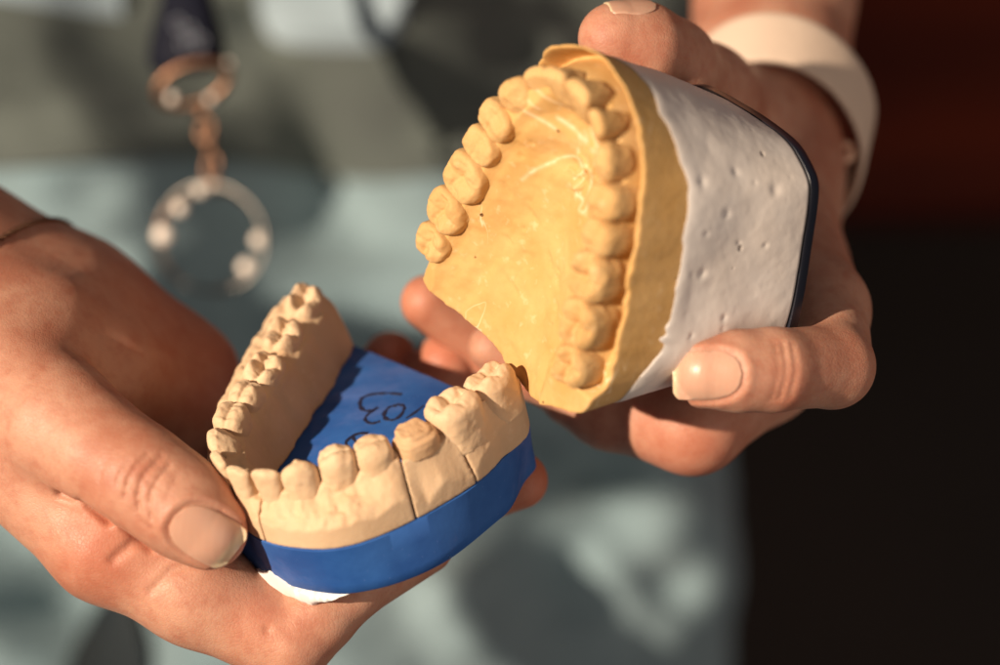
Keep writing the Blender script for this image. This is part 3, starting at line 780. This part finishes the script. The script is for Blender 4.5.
LH.chain([(60, 470, -2.2, 1.3), (160, 530, -2.2, 1.15), (300, 575, -2.2, .95), LP(.0, .5, -4.15, .78), LP(1.55, -.95, -3.85, .62)], .3)
LH.chain([(120, 450, -4.2, 1.2), (260, 520, -5.0, .95), (385, 455, -5.2, .85), (446, 364, -4.7, .72)], .3)
LH.chain([(150, 390, -5.0, 1.1), (260, 450, -5.9, .85), (350, 420, -6.1, .75), (390, 358, -5.4, .62)], .3)
# creases: thumb joint, web, index fold
for P_, dp, wd_ in [([(160, 448), (150, 458), (141, 470), (137, 486), (139, 500)], .06, .042), ([(146, 446), (134, 458), (127, 472), (124, 488)], .045, .04), ([(168, 456), (160, 466), (152, 480), (149, 494), (152, 510)], .05, .04),
                    ([(128, 452), (119, 464), (116, 476)], .03, .04), ([(176, 468), (169, 480), (166, 492)], .028, .035), ([(126, 474), (137, 483), (150, 487)], .035, .032), ([(140, 464), (150, 474), (163, 480)], .03, .03),
                    ([(136, 496), (146, 490), (158, 494)], .03, .03), ([(150, 450), (158, 458), (170, 462)], .022, .03), ([(132, 500), (140, 512), (150, 520)], .03, .035), ([(104, 452), (98, 466), (99, 480)], .02, .04)]:
    LH.groove([(x + 1, y + 9, 2.85) for x, y in P_], dp * 1.0, wd_ * 1.0)
LH.groove([(262, 590, 1.6), (266, 612, 1.8), (266, 632, 1.6)], .07, .09)
LH.groove([(62, 492, 1.4), (84, 500, 1.6), (108, 520, 1.7)], .12, .12)
LH.groove([(92, 488, 1.5), (120, 520, 1.6), (150, 548, 1.6)], .08, .12)
LH.groove([(112, 560, 1.7), (130, 545, 1.7), (156, 536, 1.6)], .08, .10)
LH.groove([(150, 592, 1.7), (170, 572, 1.7), (196, 562, 1.6)], .06, .09)
ax_t = unit(at(231, 554, 2.5) - at(176, 513, 2.75)); nm_t = unit(np.array([.02, -.25, .97]) - ax_t * np.dot([.02, -.25, .97], ax_t)); sd_t = unit(np.cross(nm_t, ax_t))
c_t = (at(231, 554, 2.6) + at(180, 513, 2.6)) / 2
LH.dent(c_t, ax_t, sd_t, nm_t, 1.45, 1.08, .045)
def flesh_mesh(fl, boxes):
    Vs, Qs, b = [], [], 0
    for lo, hi, h, it in boxes:
        V, Q = nets(fl.grid(lo, hi, h), lo, h)
        V = smooth_verts(V, Q, it, .4)
        Vs.append(V); Qs.append(Q + b); b += len(V)
    return np.concatenate(Vs), np.concatenate(Qs)
lo, hi = (-12.2, -8.6, -8.2), (2.2, 5.0, 3.6)
V1, Q1 = flesh_mesh(LH, [(lo, hi, .047, 1)])
print('left hand', len(V1), time.time() - T0)

# ---- hand on the right: reaches down from above and clamps the upper model
RH = Flesh()
RH.chain([(830, -420, -17, 2.9), (785, -120, -12.5, 2.4), (768, 70, -10.4, 1.95)], 1.2, None)
RH.chain([(760, 90, -9.2, 1.9), (764, 190, -8.4, 1.6), (785, 290, -7.2, 1.35)], 1.2)
RH.chain([(770, 80, -9.4, 1.8), (768, 170, -7.3, 1.45), (782, 235, -4.9, 1.22)], .9)
RH.chain([(765, 100, -9.2, 1.6), (735, 120, -6.8, 1.3), (703, 96, -3.9, 1.08), (668, 66, -1.5, .92), (640, 48, -.5, .85), (612, 38, -.1, .71)], .6)
RH.chain([(782, 235, -4.9, 1.25), (820, 310, -1.7, 1.02), (832, 366, .5, .85)], .35)
RH.chain([(832, 366, .6, .85), (772, 370, 1.85, .82), (738, 371, 2.1, .79), (706, 371, 2.15, .72)], .22)
RH.chain([(795, 270, -5.6, 1.3), (765, 370, -3.2, 1.10), (692, 420, -2.0, 1.14)], .45)
RH.chain([(692, 422, -2.0, 1.12), (610, 405, -2.8, .95), (575, 392, -2.9, .8)], .3)
RH.chain([(575, 392, -2.9, .7), (530, 372, -2.5, .6), (491, 347, -2.3, .50)], .08)
RH.chain([(800, 300, -6.8, 1.2), (720, 400, -5.8, 1.05), (600, 390, -5.0, .92), (500, 350, -4.8, .78), (428, 302, -4.0, .62)], .35)
for dx, dp in [(-8, .03), (0, .05), (9, .04)]:
    RH.groove([(783 + dx, 345, 2.5), (787 + dx, 370, 2.65), (780 + dx, 398, 2.5)], dp * 1.3, .055)
ax_i = unit(at(672, 376, 2.2) - at(742, 374, 2.2)); nm_i = unit(np.array([.0, .06, 1.0]) - ax_i * np.dot([0, .06, 1.0], ax_i)); sd_i = unit(np.cross(nm_i, ax_i))
c_i = at(706, 376, 2.4)
RH.dent(c_i, ax_i, sd_i, nm_i, 1.35, 1.0, .04)
lo2, hi2 = (-2.9, -4.2, -12.5), (9.4, 9.6, 3.4)
V2_, Q2 = flesh_mesh(RH, [(lo2, hi2, .06, 1)])
# ---- both arms on to the shoulders, and the trunk under the clothes
AR = Flesh()
AR.chain([(-205, 312, -6.2, 2.35), (-420, 330, -10, 2.95), (-1000, 150, -26, 3.9), (-720, -1200, -42, 5.0)], 2)
AR.chain([(800, -170, -13.2, 2.35), (830, -420, -17, 2.95), (1150, -700, -28, 3.8), (900, -1300, -44, 5.0)], 2)
AR.chain([(-720, -1200, -42, 5.0), (250, -1250, -45, 7.0), (900, -1300, -44, 5.0)], 3)
AR.chain([(250, -1250, -45, 8.0), (250, 1000, -46, 8.0)], 3)
lo3, hi3 = (-60, -40, -56), (46, 80, -3)
V3, Q3 = nets(AR.grid(lo3, hi3, .8), lo3, .8)
Vb = np.concatenate([V1, V2_, V3]); Qb = np.concatenate([Q1, Q2 + len(V1), Q3 + len(V1) + len(V2_)])
skin = mesh_obj('body', Vb, Qb, M['skin'], person)
# ruddier blood colour at finger tips and in the folds of the palm
def near(P_, px, r): return np.exp(-(np.linalg.norm(P_ - at(*px), axis=1) / r) ** 2)
fl = np.zeros(len(Vb))
for c, r, a in [((440, 372, -4.3), 1.3, .5), ((390, 366, -5), 1.2, .5), ((412, 300, -3.9), 1.0, .35), ((590, 20, -.5), .8, .2), ((530, 480, -1.3), 1, .4), ((250, 530, 2.0), .7, .25), ((180, 340, -4), 2.6, .35), ((110, 530, 1.4), 1.1, .35), ((265, 620, 1.4), .6, .35), ((690, 440, -1), 1.6, .25)]:
    fl = np.maximum(fl, a * near(Vb, c, r))
skin.data.attributes.new('flush', 'FLOAT', 'POINT').data.foreach_set('value', fl.astype(np.float32))
mk_nail_mesh(LH, c_t, ax_t, sd_t, nm_t, 1.47, 1.02, person, .055, .30)
mk_nail_mesh(RH, c_i, ax_i, sd_i, nm_i, 1.32, .96, person, .05, .14)
# thumb nail at the top, seen edge-on; and the nail of the finger behind the palate
a_ = unit(at(590, 26, .1) - at(640, 40, -.3)); n_ = unit(np.array([.15, .86, .35]) - a_ * np.dot([.15, .86, .35], a_)); s_ = unit(np.cross(n_, a_))
mk_nail_mesh(RH, at(620, 37, -.15), a_, s_, n_, 1.0, .8, person, .03, .04)
print('right hand', time.time() - T0)

# ---- clothes
M['teal'] = mk_cloth('pale teal cotton', (.23, .305, .33, 1), (.15, .215, .24, 1))
M['shade_olive'] = mk_cloth('shaded tunic cotton', (.105, .12, .108, 1), (.08, .092, .085, 1))  # tunic cloth in shade, the darkness put into the colour
M['lit_cotton'] = mk_cloth('sunlit tunic cotton', (.30, .365, .41, 1), (.26, .325, .37, 1))  # tunic cloth in sun, the light put into the colour
TS = 1.105
def torso_z(X, Y, off=0.0):
    """front of the clothed trunk: a broad barrel with soft folds (cm)"""
    X, Y = X / TS, Y / TS
    e = np.clip(1 - ((X + 11.0) / 19.3) ** 2, 0, 1) ** .5
    z = -46.0 + 16.5 * e
    f = 1.1 * np.sin(.42 * X + .25 * Y + 1.2 * noise(X * .12, Y * .12, 3)) * (noise(X * .1, Y * .1, 5) > -2) + 1.2 * fbm(X * .16, Y * .22, 2)
    f = 2.1 * f + 1.5 * gauss((X + .6) * .78 + (Y + 9.0) * .62, 1.0) * (Y < -7) + .9 * gauss((X - 4.6) * .8 + (Y + 8.6) * .6, .7) * gauss(Y + 8.6, 1.6) - .9 * gauss(Y + 5.2 - .1 * X, .8) * sstep(0, 3, X)
    return z + f + off
def sheet(name, x0, x1, y0f, y1f, off, mat, parent, nx=160, ny=130, thick=.25):
    """cloth panel between two edge curves y0f(x) (low) and y1f(x) (high)"""
    V = []
    for i in range(nx + 1):
        x = x0 + (x1 - x0) * i / nx; ya, yb = y0f(x), y1f(x)
        for j in range(ny + 1):
            y = ya + (yb - ya) * j / ny; V.append((x, y))
    V = np.array(V); n = ny + 1
    roll = np.minimum(1, np.minimum(V[:, 1] - np.array([y0f(x) for x in V[:, 0]]), 9) / .6) if off > 0 else 1
    z = torso_z(V[:, 0], V[:, 1]) + off * (.55 + .45 * roll)
    P_ = np.column_stack([V, z]); B = P_ - np.array([0, 0, thick])
    NV = len(P_); Fs = []
    for i in range(nx):
        for j in range(ny):
            a, b, c, d = i * n + j, (i + 1) * n + j, (i + 1) * n + j + 1, i * n + j + 1
            Fs.append((a, b, c, d)); Fs.append((NV + d, NV + c, NV + b, NV + a))
    ring = [j for j in range(n)] + [i * n + ny for i in range(1, nx + 1)] + [nx * n + j for j in range(ny - 1, -1, -1)] + [i * n for i in range(nx - 1, 0, -1)]
    for a, b in zip(ring, ring[1:] + ring[:1]): Fs.append((b, a, NV + a, NV + b))
    return mesh_obj(name, np.concatenate([P_, B]), np.array(Fs), mat, parent)
zt = -29.5; s_t = (D - zt) / D / K
px2x = lambda px: (px - 500) * s_t
py2y = lambda py: (332.5 - py) * s_t
dress = sheet('dress', -30, 9.15, lambda x: -44, lambda x: 44, 0, M['teal'], person, 200, 300)
tag(dress, 'pale teal cotton tunic with soft folds')
shade_pn = sheet('tunic_shade', -29.8, 8.5, lambda x: py2y(166) + .25 * math.sin(x * .5), lambda x: 45, .9, M['shade_olive'], person, 180, 160)  # shaded upper part of the tunic, built as a darker panel
tag(shade_pn, 'darker panel standing for the shade across the upper tunic')
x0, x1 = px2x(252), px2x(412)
tone_pn = sheet('sun_patch', x0, x1, lambda x: py2y(46) - .75 * sstep(x0, x1, x) + 1.3 * abs((x - (x0 + x1) / 2) / (x1 - x0) * 2) ** 7, lambda x: py2y(-160), 1.35, M['lit_cotton'], person, 40, 60, .12); tag(tone_pn, 'paler panel standing for a sun patch on the tunic')  # sun patch on the tunic, built as a paler panel
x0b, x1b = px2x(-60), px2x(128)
tone_pn = sheet('sun_patch', x0b, x1b, lambda x: py2y(18) + .5 * (1 - sstep(x0b, x1b, x)) - .3, lambda x: py2y(-160), 1.35, M['lit_cotton'], person, 40, 60, .12); tag(tone_pn, 'paler panel standing for a sun patch on the tunic, further left')  # second sun patch, also a paler panel

M['slate'] = mk_cloth('dark slate cotton', (.008, .014, .019, 1), (.006, .011, .015, 1))
xa, xb = px2x(62), px2x(150)
tone_pn = sheet('dark_panel', xa, xb, lambda x: -38, lambda x: py2y(592) - 2.2 * abs((x - (xa + xb) / 2) / (xb - xa) * 2) ** 2.2, 1.0, M['slate'], person, 40, 80, .12); tag(tone_pn, 'dark slate panel low on the tunic')  # plain dark cloth panel with a rounded top

# ---- wristband and bracelet
def tube(path, rad, n=10, closed=False, flat=1.0, upv=None):
    P_ = np.array(path, float); m = len(P_); V = []
    T_ = np.gradient(P_, axis=0) if not closed else (np.roll(P_, -1, 0) - np.roll(P_, 1, 0))
    T_ /= np.linalg.norm(T_, axis=1)[:, None] + 1e-9
    u = np.array(upv if upv is not None else (0.1, .2, 1.0), float)
    for k in range(m):
        a = unit(np.cross(T_[k], u)) if upv is None or True else None; b = np.cross(a, T_[k])
        r = rad[k] if hasattr(rad, '__len__') else rad
        for q in range(n):
            t = 2 * math.pi * q / n; V.append(P_[k] + a * r * math.cos(t) + b * r * flat * math.sin(t))
    Fs = []
    for k in range(m if closed else m - 1):
        for q in range(n):
            k2 = (k + 1) % m; Fs.append((k * n + q, k2 * n + q, k2 * n + (q + 1) % n, k * n + (q + 1) % n))
    if not closed: Fs += [tuple(range(n)), tuple((m - 1) * n + q for q in range(n))[::-1]]
    return np.array(V), [f[::-1] for f in Fs]
def join(parts):
    V, Fs, b = [], [], 0
    for v, f in parts: V.append(v); Fs += [tuple(b + i for i in q) for q in f]; b += len(v)
    return np.concatenate(V), Fs
mb, nt, b_ = base_mat('cream fabric band', (.58, .44, .34, 1), .7, .3); g = G(nt)
g.bump(b_, [(g.noise(300, 3), .3, .0004)]); M['band'] = mb
band_pts = [at(*p) for p in [(684, 82, -8.6), (700, 62, -7.0), (745, 40, -6.4), (795, 42, -6.4), (836, 66, -6.8), (862, 105, -7.4), (866, 145, -8.0), (848, 190, -9.0), (815, 205, -11.5), (770, 150, -13.4), (715, 100, -13.0), (685, 88, -10.8)]]
bp = catmull(band_pts, 12, True)
# a flat strip: wide along the forearm, thin across it
def strip(path, width, thick, wdir):
    P_ = np.array(path); m = len(P_); T_ = np.roll(P_, -1, 0) - np.roll(P_, 1, 0); T_ /= np.linalg.norm(T_, axis=1)[:, None]
    V = []; sec_ = [(math.copysign(abs(math.cos(t)) ** .5, math.cos(t)), math.copysign(abs(math.sin(t)) ** .7, math.sin(t))) for t in np.linspace(0, 2 * math.pi, 16, endpoint=False)]
    for k in range(m):
        w = unit(wdir - T_[k] * np.dot(wdir, T_[k])); o_ = np.cross(T_[k], w)
        for (a, b) in sec_: V.append(P_[k] + w * a * width / 2 + o_ * b * thick / 2)
    n = 16; Fs = [(k * n + q, ((k + 1) % m) * n + q, ((k + 1) % m) * n + (q + 1) % n, k * n + (q + 1) % n) for k in range(m) for q in range(n)]
    return np.array(V), Fs
V, Fs = strip(bp, 1.45, .20, unit(np.array([.25, .85, -.45])))
wb = thing('wristband', at(770, 110, -9.5), 'wide cream wristband hanging loosely round the right wrist', 'wristband')
mesh_obj('band', V, Fs, M['band'], wb)
V, Fs = tube([at(846 + 6 * math.cos(t), 152 + 8 * math.sin(t), -7.55) for t in np.linspace(0, 6.2, 14)], .09, 8, True)
mesh_obj('buckle', V, Fs, base_mat('band buckle', (.75, .45, .3, 1), .25, .6)[0], wb)
mg, nt, b_ = base_mat('rose gold', (.20, .105, .065, 1), .38); b_.inputs['Metallic'].default_value = 1; M['gold'] = mg
ms, nt, b_ = base_mat('steel', (.22, .20, .18, 1), .35); b_.inputs['Metallic'].default_value = 1; M['steel'] = ms
# thin chain bracelet on the left wrist: follows the skin
pts = []
c0 = at(-50, 292, -3.6); d0 = unit(at(-70, 285, -3.6) - at(60, 350, -3.0)); e1 = unit(np.cross(d0, [0, 0, 1])); e2 = np.cross(d0, e1)
c0 = at(6, 300, -3.4)
for t in np.linspace(0, 2 * math.pi, 110, endpoint=False):
    d = e1 * math.cos(t) + e2 * math.sin(t); P_ = c0 + d * 7
    for _ in range(50): P_ = P_ - d * np.clip(LH.at_points(P_[None])[0], -.5, .5) * .8
    pts.append(P_ + d * .03)
bparts = []
for k, p in enumerate(pts):
    t_ = unit(pts[(k + 1) % len(pts)] - pts[k - 1]); s1 = unit(np.cross(t_, p - c0)) if k % 2 else unit(p - c0)
    L_ = np.linalg.norm(pts[(k + 1) % len(pts)] - p) * .75
    bparts.append(tube([p + t_ * L_ * math.cos(a) + s1 * .06 * math.sin(a) for a in np.linspace(0, 6.28, 8, endpoint=False)], .022, 5, True))
V, Fs = join(bparts)
tag(mesh_obj('bracelet', V, Fs, M['gold']), 'thin gold chain bracelet round the left wrist', 'bracelet')

# ================================================================== LANYARD
lan = thing('lanyard', at(210, 280, -15), 'dark navy lanyard with metal clip and key ring hanging before the tunic', 'lanyard')
mn, nt, b_ = base_mat('navy webbing', (.006, .007, .016, 1), .7, .15); g = G(nt)
g.bump(b_, [(g.noise(400, 3), .4, .0005)]); M['navy'] = mn
ZL = -18.5
M['glint_pale'] = base_mat('pale glint stand-in', (.92, .80, .70, 1), .22, 1.0)[0]  # pale colour standing in for glints on the metal
# strap: widening down to a folded end
V = []; Fs = []
prof = [(-700, 15, -29), (-300, 16, -25), (-60, 17, -20), (0, 26, ZL), (35, 36, ZL), (60, 40, ZL), (72, 34, ZL)]
for (py, hw, z) in prof:
    c = 187 + (py < -60) * (py + 60) * -.12
    for sx, dz in ((-1, 0), (-.5, .12), (0, .16), (.5, .12), (1, 0), (.5, -.2), (0, -.22), (-.5, -.2)):
        V.append(at(c + sx * hw, py, z) + np.array([0, 0, dz]))
for k in range(len(prof) - 1):
    for q in range(8): Fs.append((k * 8 + q, k * 8 + (q + 1) % 8, (k + 1) * 8 + (q + 1) % 8, (k + 1) * 8 + q))
Fs += [tuple(range(8)), tuple(len(V) - 8 + q for q in range(8))]
mesh_obj('strap', np.array(V), [f[::-1] for f in Fs], M['navy'], lan)
# raised light stitching motif on the strap
parts = []
for (x, y, r) in [(178, 24, 5), (190, 32, 5), (200, 42, 5), (184, 44, 4)]:
    parts.append(tube([at(x + r * math.cos(t), y + 1.3 * r * math.sin(t), ZL + .2) for t in np.linspace(0, 6.28, 14, endpoint=False)], .025, 5, True))
V, Fs = join(parts); mesh_obj('emblem', V, Fs, base_mat('grey print', (.25, .27, .33, 1), .4)[0], lan)
def ringmesh(c, r, rad, tiltv, n=48, squash=1.0):
    u = unit(tiltv[0]); v = unit(tiltv[1])
    return tube([c + u * r * math.cos(t) + v * r * squash * math.sin(t) for t in np.linspace(0, 2 * math.pi, n, endpoint=False)], rad, 12, True)
V, Fs = ringmesh(at(193, 84, ZL), 1.06, .15, ([1, .25, .1], [-.1, 1, .3]), squash=.55); mesh_obj('clasp', V, Fs, M['gold'], lan)
parts = []
for k, (x, y) in enumerate([(202, 112), (206, 130), (209, 148), (212, 166), (214, 180)]):
    tv = ([.25, 1, 0], [1, -.25, .3]) if k % 2 else ([.25, 1, 0], [.3, 0, 1])
    mesh_obj('chain_link', *ringmesh(at(x, y, ZL), .30, .085, tv, 24, .6), M['gold'], lan)
mesh_obj('swivel', *tube([at(213, 172, ZL), at(214, 186, ZL), at(214, 196, ZL)], [.12, .22, .14], 14), M['steel'], lan)
mesh_obj('key_ring', *ringmesh(at(211, 238, ZL), 1.62, .065, ([1, -.15, .25], [.1, 1, .1]), 80, .95), M['steel'], lan)
mesh_obj('key_ring', *ringmesh(at(211, 240, ZL - .25), 1.54, .05, ([1, .1, -.2], [-.1, 1, .2]), 80, .95), M['gold'], lan)
for k, (x, y, r) in enumerate([(163, 235, .28), (259, 240, .21), (180, 208, .20), (246, 267, .22), (200, 190, .18), (172, 98, .15), (228, 64, .12), (210, 99, .12)]):  # small pale balls added in place of highlights on ring and clasp
    t = np.linspace(0, 2 * math.pi, 20, endpoint=False); V = []; Fs = []
    for i in range(9):
        ph = -math.pi / 2 + math.pi * i / 8
        for a in t: V.append(at(x, y, ZL + .1) + r * np.array([math.cos(ph) * math.cos(a), math.sin(ph), math.cos(ph) * math.sin(a)]))
    for i in range(8):
        for q in range(20): Fs.append((i * 20 + q, i * 20 + (q + 1) % 20, (i + 1) * 20 + (q + 1) % 20, (i + 1) * 20 + q))
    mesh_obj('glint_bead', np.array(V), [f[::-1] for f in Fs], M['glint_pale'], lan)

# ================================================================== BACKDROP
def box(name, x0, x1, y0, y1, z0, z1, mat, parent=None, bev=.3):
    V = np.array([(x, y, z) for x in (x0, x1) for y in (y0, y1) for z in (z0, z1)], float)
    Fs = [(0, 1, 3, 2), (4, 6, 7, 5), (0, 4, 5, 1), (2, 3, 7, 6), (0, 2, 6, 4), (1, 5, 7, 3)]
    o = mesh_obj(name, V, Fs, mat, parent, False)
    m = o.modifiers.new('bevel', 'BEVEL'); m.width = bev * .01; m.segments = 3
    return o
mw, nt, b_ = base_mat('dark charcoal wall', (.014, .011, .010, 1), .9, .1); g = G(nt)
g.link(g.mix(g.grey(g.noise(3, 3), [(.35, 0), (.65, 1)]), (.032, .026, .023, 1), (.042, .031, .026, 1)), b_.inputs['Base Color'])
mr, nt, b_ = base_mat('dark red lacquered wood', (.12, .018, .007, 1), .7, .1); g = G(nt)
g.link(g.mix(g.grey(g.noise(4, 3, .5, g.coord((1, 1, 6))), [(.35, 0), (.65, 1)]), (.14, .020, .007, 1), (.07, .012, .006, 1)), b_.inputs['Base Color'])
w = box('wall', -120, 160, -120, 160, -94, -90, mw, None, .1); tag(w, kind='structure')
cab = box('wall_cabinet', 8, 130, (332.5 - 212) * (D + 70) / D / K, 150, -86, -70, mr, None, .6)
tag(cab, 'dark red lacquered cabinet hanging behind the person at upper right', 'cabinet')

# ================================================================== LIGHT
sc = bpy.context.scene
wd = bpy.data.worlds.new('World'); sc.world = wd; wd.use_nodes = True
wd.node_tree.nodes['Background'].inputs[0].default_value = (.62, .70, .86, 1); wd.node_tree.nodes['Background'].inputs[1].default_value = .075
def area(name, dir_cm, dist, size, power, col, target=(0, 0, 0)):
    l = bpy.data.lights.new(name, 'AREA'); l.shape = 'DISK'; l.size = size; l.energy = power; l.color = col
    o = bpy.data.objects.new(name, l); C.objects.link(o)
    p = Vector(to_world(np.array(target) + unit(dir_cm) * dist)); o.location = p
    o.rotation_euler = (Vector(to_world(target)) - p).to_track_quat('-Z', 'Y').to_euler()
    return o
area('low_sun_lamp', (-.64, .10, .76), 320, .07, 228, (1, .83, .64))
area('front_fill', (.1, .6, .8), 160, .9, 2.2, (1, .86, .74))  # soft lamp added in front and above to lift the shade
area('side_fill', (.75, -.35, .6), 120, 1.1, 5, (1, .80, .64))

# ================================================================== CAMERA
cam = bpy.data.cameras.new('Camera'); co = bpy.data.objects.new('Camera', cam); C.objects.link(co)
cam.lens = 85; cam.sensor_width = 36 * (1000 / 48.0) / 20.833333; cam.clip_start = .02; cam.clip_end = 50
cam.lens = 36 * D * 48 / 1000.0
cam.sensor_width = 36
co.location = Vector(to_world((0, 0, D))); co.rotation_euler = (math.radians(64), 0, 0)
cam.dof.use_dof = True; cam.dof.focus_distance = (D - .9) * .01; cam.dof.aperture_fstop = cam.lens * .1 / 1.6; cam.dof.aperture_blades = 0
sc.camera = co
sc.view_settings.view_transform = 'Standard'; sc.view_settings.look = 'None'; sc.view_settings.exposure = 0; sc.view_settings.gamma = 1
sc.cycles.use_denoising = True
sc.cycles.max_bounces = 6
# keep the hands clear of the models: report depth of joints into each base
if True:
    for nm_, fl_, fr_ in (('L', LH, LOW), ('R', RH, UPP)):
        for q in fl_.p:
            if q[0] == 'cap': print(nm_, fr_.loc(q[1]).round(1), round(q[3], 2), end=' | ')
        print()
print('built', time.time() - T0)
